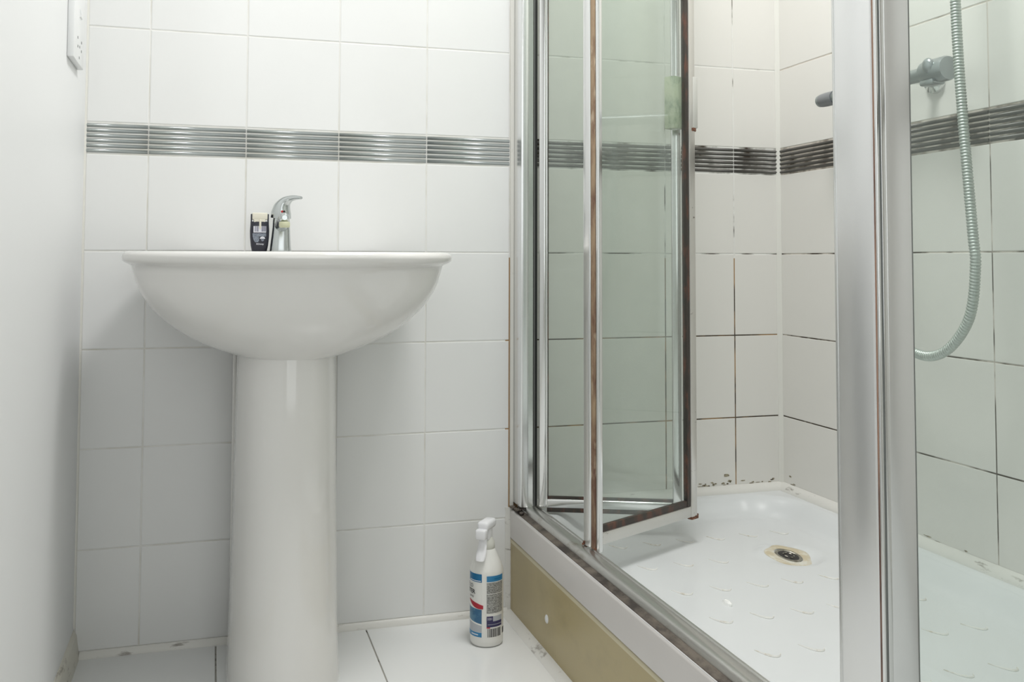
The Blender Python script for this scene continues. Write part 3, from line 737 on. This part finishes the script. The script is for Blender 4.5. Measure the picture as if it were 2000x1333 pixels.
lbox('gasket', fB, (0.012, LB-0.0155), (-0.0035, 0.0065), (BZ0+0.0232, BZ0+0.036), gasket_m, door, 0.0008)
lbox('gasket', fB, (LB-0.028, LB-0.0168), (-0.0035, 0.0075), (BZ0+0.02, DZ1-0.02), gasket_m, door, 0.0008)
lbox('fold_stile', fB, (LB-0.0172, LB+0.004), (-0.010, 0.010), (BZ0, DZ1), dirtyalu_m, door, 0.0022, 2)
# rusty fittings
def rusty(p, n, spread, r0, r1):
    bm = NB()
    for k in range(n):
        q = bmesh.ops.create_icosphere(bm, subdivisions=1, radius=random.uniform(r0, r1))
        off = p + Vector([random.uniform(-s, s) for s in spread])
        for v in q['verts']: v.co = v.co + off
    return bm
bm = rusty(fB(LB+0.001, 0.004, BZ0-0.001), 9, (0.008, 0.005, 0.004), 0.003, 0.0055); box(bm, (LB-0.014, -0.004, BZ0-0.006), (LB+0.010, 0.009, BZ0+0.004), 0.001, 1, xf=lambda c: fB(c.x, c.y, c.z))
obj('rusty_hinge_shoe', bm, rust_m, door)
bm = rusty(fB(0.008, 0.002, BZ0-0.004), 9, (0.005, 0.006, 0.004), 0.002, 0.004); obj('rusty_guide', bm, rust_m, door)
bm = rusty(fB(0.002, -0.020, BZ0), 6, (0.004, 0.004, 0.006), 0.002, 0.004); obj('rusty_guide', bm, rust_m, door)
bm = NB(); box(bm, (0.002, -0.010, 0.2488), (0.012, 0.012, BZ0), 0.001, 1, xf=lambda c: fB(c.x, c.y, c.z)); obj('track_glider', bm, gasket_m, door)
# handle clamped round the fold
h = lbox('handle', fB, (LB-0.054, LB-0.020), (-0.030, -0.0022), (1.078, 1.192), handle_m, door, 0.003, 2)
h['label'] = 'greenish handle block behind the pane'
h = lbox('handle', fB, (LB-0.004, LB+0.013), (-0.012, 0.0115), (1.082, 1.194), handle2_m, door, 0.002, 2)
h['label'] = 'chalky handle block outside the fold'
lbox('handle_rust', fB, (LB-0.010, LB+0.008), (-0.010, 0.0112), (1.074, 1.083), rust_m, h, 0.002, 1)

# ------------------------------------------------------------------ shower valve and hose
VX, VZ = 1.545, 1.150
valve = thing('shower_valve', 'grey chrome bar shower valve with knob on the tiled wall', 'shower valve', (VX, -0.47, VZ))
yax = lambda y0: (lambda p: Vector((VX+p.x, y0-p.z, VZ+p.y)))
bm = NB(); lathe(bm, [(0.0135, 0.0), (0.0135, 0.36)], n=28, xf=yax(-0.275)); obj('bar_body', bm, valve_m, valve, smooth=True)
bm = NB(); lathe(bm, [(0.010, -0.020), (0.0145, -0.017), (0.0155, 0.0), (0.0155, 0.03)], n=28, xf=yax(-0.300)); obj('flow_knob', bm, valvecap_m, valve, smooth=True)
bm = NB(); lathe(bm, [(0.014, 0.0), (0.0225, 0.004), (0.0235, 0.012), (0.0235, 0.058), (0.0215, 0.064), (0.005, 0.066)], n=32, xf=yax(-0.612)); knob = obj('temperature_knob', bm, valve_m, valve, smooth=True)
bm = NB(); box(bm, (VX-0.020, -0.655, VZ-0.027), (VX+0.010, -0.618, VZ-0.016), 0.004, 2); obj('knob_grip', bm, valve_m, knob, smooth=True)
bm = NB(); r = bmesh.ops.create_uvsphere(bm, u_segments=18, v_segments=12, radius=0.014)
for v in bm.verts: v.co = Vector((v.co.x*0.6, v.co.y, v.co.z*1.05)) + Vector((VX-0.021, -0.645, VZ+0.008))
obj('safety_button', bm, valve_m, knob, smooth=True)
for y in (-0.365, -0.565):
    bm = NB(); lathe(bm, [(0.011, 0.0), (0.011, 0.04), (0.026, 0.045), (0.0275, 0.0535)], n=28, xf=lambda p, y=y: Vector((VX+0.012+p.z, y+p.x, VZ+p.y))); obj('wall_elbow', bm, chrome_m, valve, smooth=True)
bm = NB(); lathe(bm, [(0.010, 0.0), (0.010, 0.022), (0.012, 0.024), (0.012, 0.034)], n=20, xf=lambda p: Vector((VX+p.x, -0.465+p.y, VZ-0.010-p.z))); obj('hose_outlet', bm, chrome_m, valve, smooth=True)
hp = catmull([(1.525, -0.70, 2.004), (1.520, -0.715, 1.62), (1.515, -0.729, 1.26), (1.510, -0.745, 1.074), (1.510, -0.765, 0.848), (1.512, -0.768, 0.785), (1.515, -0.748, 0.696), (1.520, -0.686, 0.634), (1.527, -0.610, 0.618), (1.533, -0.535, 0.650), (1.540, -0.478, 0.78), (1.545, -0.466, 0.95), (VX, -0.465, 1.1045)], 10)
L = [0.0]
for a, b in zip(hp, hp[1:]): L.append(L[-1]+(b-a).length)
step = 0.0014; tot = L[-1]; pts = []; rad = []; i = 0; s = 0.0; kk = 0
while s < tot:
    while L[i+1] < s: i += 1
    t = (s-L[i])/(L[i+1]-L[i]); pts.append(hp[i].lerp(hp[i+1], t)); rad.append((0.0076, 0.0089, 0.0094, 0.0089)[kk % 4]); kk += 1; s += step
bm = NB(); tube(bm, pts, rad, 12); tag(obj('shower_hose', bm, hose_m, smooth=True, angle=80), 'ribbed metal shower hose looping down beside the bar valve', 'shower hose')
# riser rail with hand shower, above the picture, that the hose hangs from
railt = thing('hand_shower', 'chrome hand shower on its wall bracket above the hose', 'hand shower', (1.56, -0.70, 2.02))
bm = NB(); box(bm, (1.545, -0.72, 1.99), (W-0.0005, -0.68, 2.03), 0.006, 2); obj('bracket', bm, chrome_m, railt, smooth=True)
bm = NB(); tube(bm, [(1.525, -0.70, 2.005), (1.522, -0.70, 2.10), (1.505, -0.70, 2.19)], [0.011, 0.012, 0.014], 16); obj('handle', bm, chrome_m, railt, smooth=True)
bm = NB(); lathe(bm, [(0.012, 0.0), (0.035, 0.012), (0.038, 0.022), (0.036, 0.026)], n=28, xf=lambda p: Vector((1.505-0.8*p.z+0.6*p.x, -0.70+p.y, 2.20-0.6*p.z-0.8*p.x))); obj('spray_head', bm, chrome_m, railt, smooth=True)

# ------------------------------------------------------------------ mould spray bottle
SBX, SBY = 0.8115, -0.150
spray = thing('spray_bottle', 'white trigger spray bottle with blue labels on the floor by the riser', 'spray bottle', (SBX, SBY, 0))
PR = [(0.0285, 0.0), (0.032, 0.0012), (0.0342, 0.006), (0.0345, 0.014), (0.0345, 0.148), (0.0336, 0.154), (0.0312, 0.162), (0.0265, 0.173), (0.0215, 0.184), (0.0178, 0.1915), (0.0160, 0.194), (0.0150, 0.195)]
bm = NB(); lathe(bm, PR, (SBX, SBY, 0.0004), 48); obj('body', bm, bottle_m, spray, smooth=True, angle=60)
bm = NB(); lathe(bm, [(0.0160, 0.192), (0.0168, 0.194), (0.0160, 0.208), (0.0125, 0.212), (0.011, 0.216)], (SBX, SBY, 0), 32); obj('screw_collar', bm, clearish_m, spray, smooth=True)
TD = math.radians(-128)          # nozzle direction in plan
hd, hs = Vector((math.cos(TD), math.sin(TD), 0)), Vector((-math.sin(TD), math.cos(TD), 0))
def hx(c): return Vector((SBX, SBY, 0)) + hd*c.x + hs*c.y + Vector((0, 0, c.z))
bm = NB(); box(bm, (-0.010, -0.010, 0.211), (0.012, 0.010, 0.240), 0.004, 3, xf=hx); box(bm, (-0.024, -0.0125, 0.233), (0.026, 0.0125, 0.2515), 0.006, 3, xf=hx)
obj('spray_head', bm, trigger_m, spray, smooth=True)
bm = NB(); box(bm, (0.020, -0.0115, 0.218), (0.037, 0.0115, 0.2385), 0.004, 3, xf=hx); obj('nozzle', bm, trigger_m, spray, smooth=True)
bm = NB(); rings = []
for x, z, w_, t_ in ((0.016, 0.228, 0.008, 0.004), (0.020, 0.216, 0.0085, 0.004), (0.023, 0.205, 0.0095, 0.004), (0.028, 0.194, 0.0105, 0.0045), (0.034, 0.183, 0.0108, 0.0047), (0.037, 0.177, 0.009, 0.0035)):
    rings.append([hx(Vector((x + t_*math.cos(2*PI*k/16), w_*math.sin(2*PI*k/16), z - 0.3*t_*math.cos(2*PI*k/16)))) for k in range(16)])
loft(bm, rings); obj('trigger', bm, trigger_m, spray, smooth=True)
VA = math.atan2(-2.1549-SBY, 0.2568-SBX)          # azimuth that faces the picture viewpoint's side of the room
def cyl(a, z, r=0.0): return Vector((SBX + (0.0347+r)*math.cos(a), SBY + (0.0347+r)*math.sin(a), z))
def patch(name, a0, a1, zf0, zf1, m, r=0.0, n=14):
    """thin curved label piece between angles (degrees from the facing azimuth); zf may be functions of the fraction."""
    bm = NB(); A = []; B = []
    for k in range(n+1):
        t = k/n; a = VA + math.radians(a0+(a1-a0)*t)
        z0 = zf0(t) if callable(zf0) else zf0; z1 = zf1(t) if callable(zf1) else zf1
        A.append((a, z0, z1))
    V = [[bm.verts.new(cyl(a, z, rr)) for a, z in ((a, z0), (a, z1))] + [bm.verts.new(cyl(a, z, rr2)) for rr2, z in ((-0.0012, z1), (-0.0012, z0))] for (a, z0, z1) in A for rr in (r,)]
    for p, q in zip(V, V[1:]):
        for i in range(4):
            j = (i+1) % 4; bm.faces.new((p[i], p[j], q[j], q[i]))
    bm.faces.new(V[0]); bm.faces.new(V[-1][::-1])
    return obj(name, bm, m, spray, smooth=True)
# front label (turned towards the basin)
fl_ = patch('front_label', -150, -16, 0.019, 0.1495, bottle_m, 0.0001)
SPR = spray
spray = fl_                                        # the print on the label is part of the label
patch('blue_band', -150, -17, 0.1320, 0.1485, blue_m, 0.0004)
patch('label_picture', -150, -17, 0.044, lambda t: 0.081-0.004*t, teal_m, 0.0004)
patch('label_wave', -150, -17, lambda t: 0.0560-0.011*t, lambda t: 0.0590-0.011*t, bottle_m, 0.0006)
patch('label_grey_base', -150, -17, 0.0315, lambda t: 0.0560-0.011*t, labelgrey_m, 0.0005)
patch('blue_foot', -150, -17, 0.0215, 0.0305, blue2_m, 0.0005)
patch('red_flash', -78, -12, lambda t: 0.0925-0.014*t-0.005*math.sin(PI*t), lambda t: 0.0935-0.008*t+0.001*math.sin(PI*t), red_m, 0.0008)
def front_txt(a_c, z_c): return lambda x, y: cyl(VA + math.radians(a_c) + x/0.0347, z_c + y, 0.0009)
text('lettering', 'MOULD', 0.0105, black_m, spray, front_txt(-82, 0.1225))
text('lettering', 'BUSTER', 0.0118, black_m, spray, front_txt(-76, 0.1110), True)
text('lettering', 'spray', 0.0072, black_m, spray, front_txt(-62, 0.1018))
patch('rule_line', -70, -20, 0.1338, 0.1352, print_white_m, 0.0007)
patch('rule_line', -60, -30, 0.0250, 0.0270, print_white_m, 0.0007)
# back label (turned towards the riser)
spray = SPR
spray = patch('back_label', -2, 82, 0.019, 0.1475, bottle_m, 0.0001)
patch('blue_band', 0, 66, 0.1335, 0.1450, blue2_m, 0.0004)
patch('rule_line', 26, 56, 0.1384, 0.1398, blue_m, 0.0007)
patch('small_print', 0, 64, 0.0700, 0.1318, smallprint_m, 0.0004)
patch('rule_line', 0, 64, 0.1085, 0.1094, bottle_m, 0.0007)
patch('grey_box', 22, 60, 0.0535, 0.0640, labelgrey_m, 0.0004)
patch('purple_box', 0, 60, 0.0420, 0.0538, purple_m, 0.0004); patch('purple_box', 0, 22, 0.0530, 0.0640, purple_m, 0.0005)
text('lettering', '101', 0.0075, print_white_m, spray, front_txt(11, 0.0587))
patch('rule_line', 4, 58, 0.0470, 0.0477, labelgrey_m, 0.0007)
patch('red_tab', 0, 12, 0.0400, 0.0423, red_m, 0.0006)
a = 3.0
while a < 52:
    w_ = random.choice((1.0, 1.8, 3.0)); patch('barcode_bar', a, a+w_, 0.0220, 0.0390, black_m, 0.0003, 2); a += w_ + random.choice((1.0, 1.5, 2.4))
patch('hazard_mark', 66, 80, 0.0240, 0.0360, black_m, 0.0003, 4)
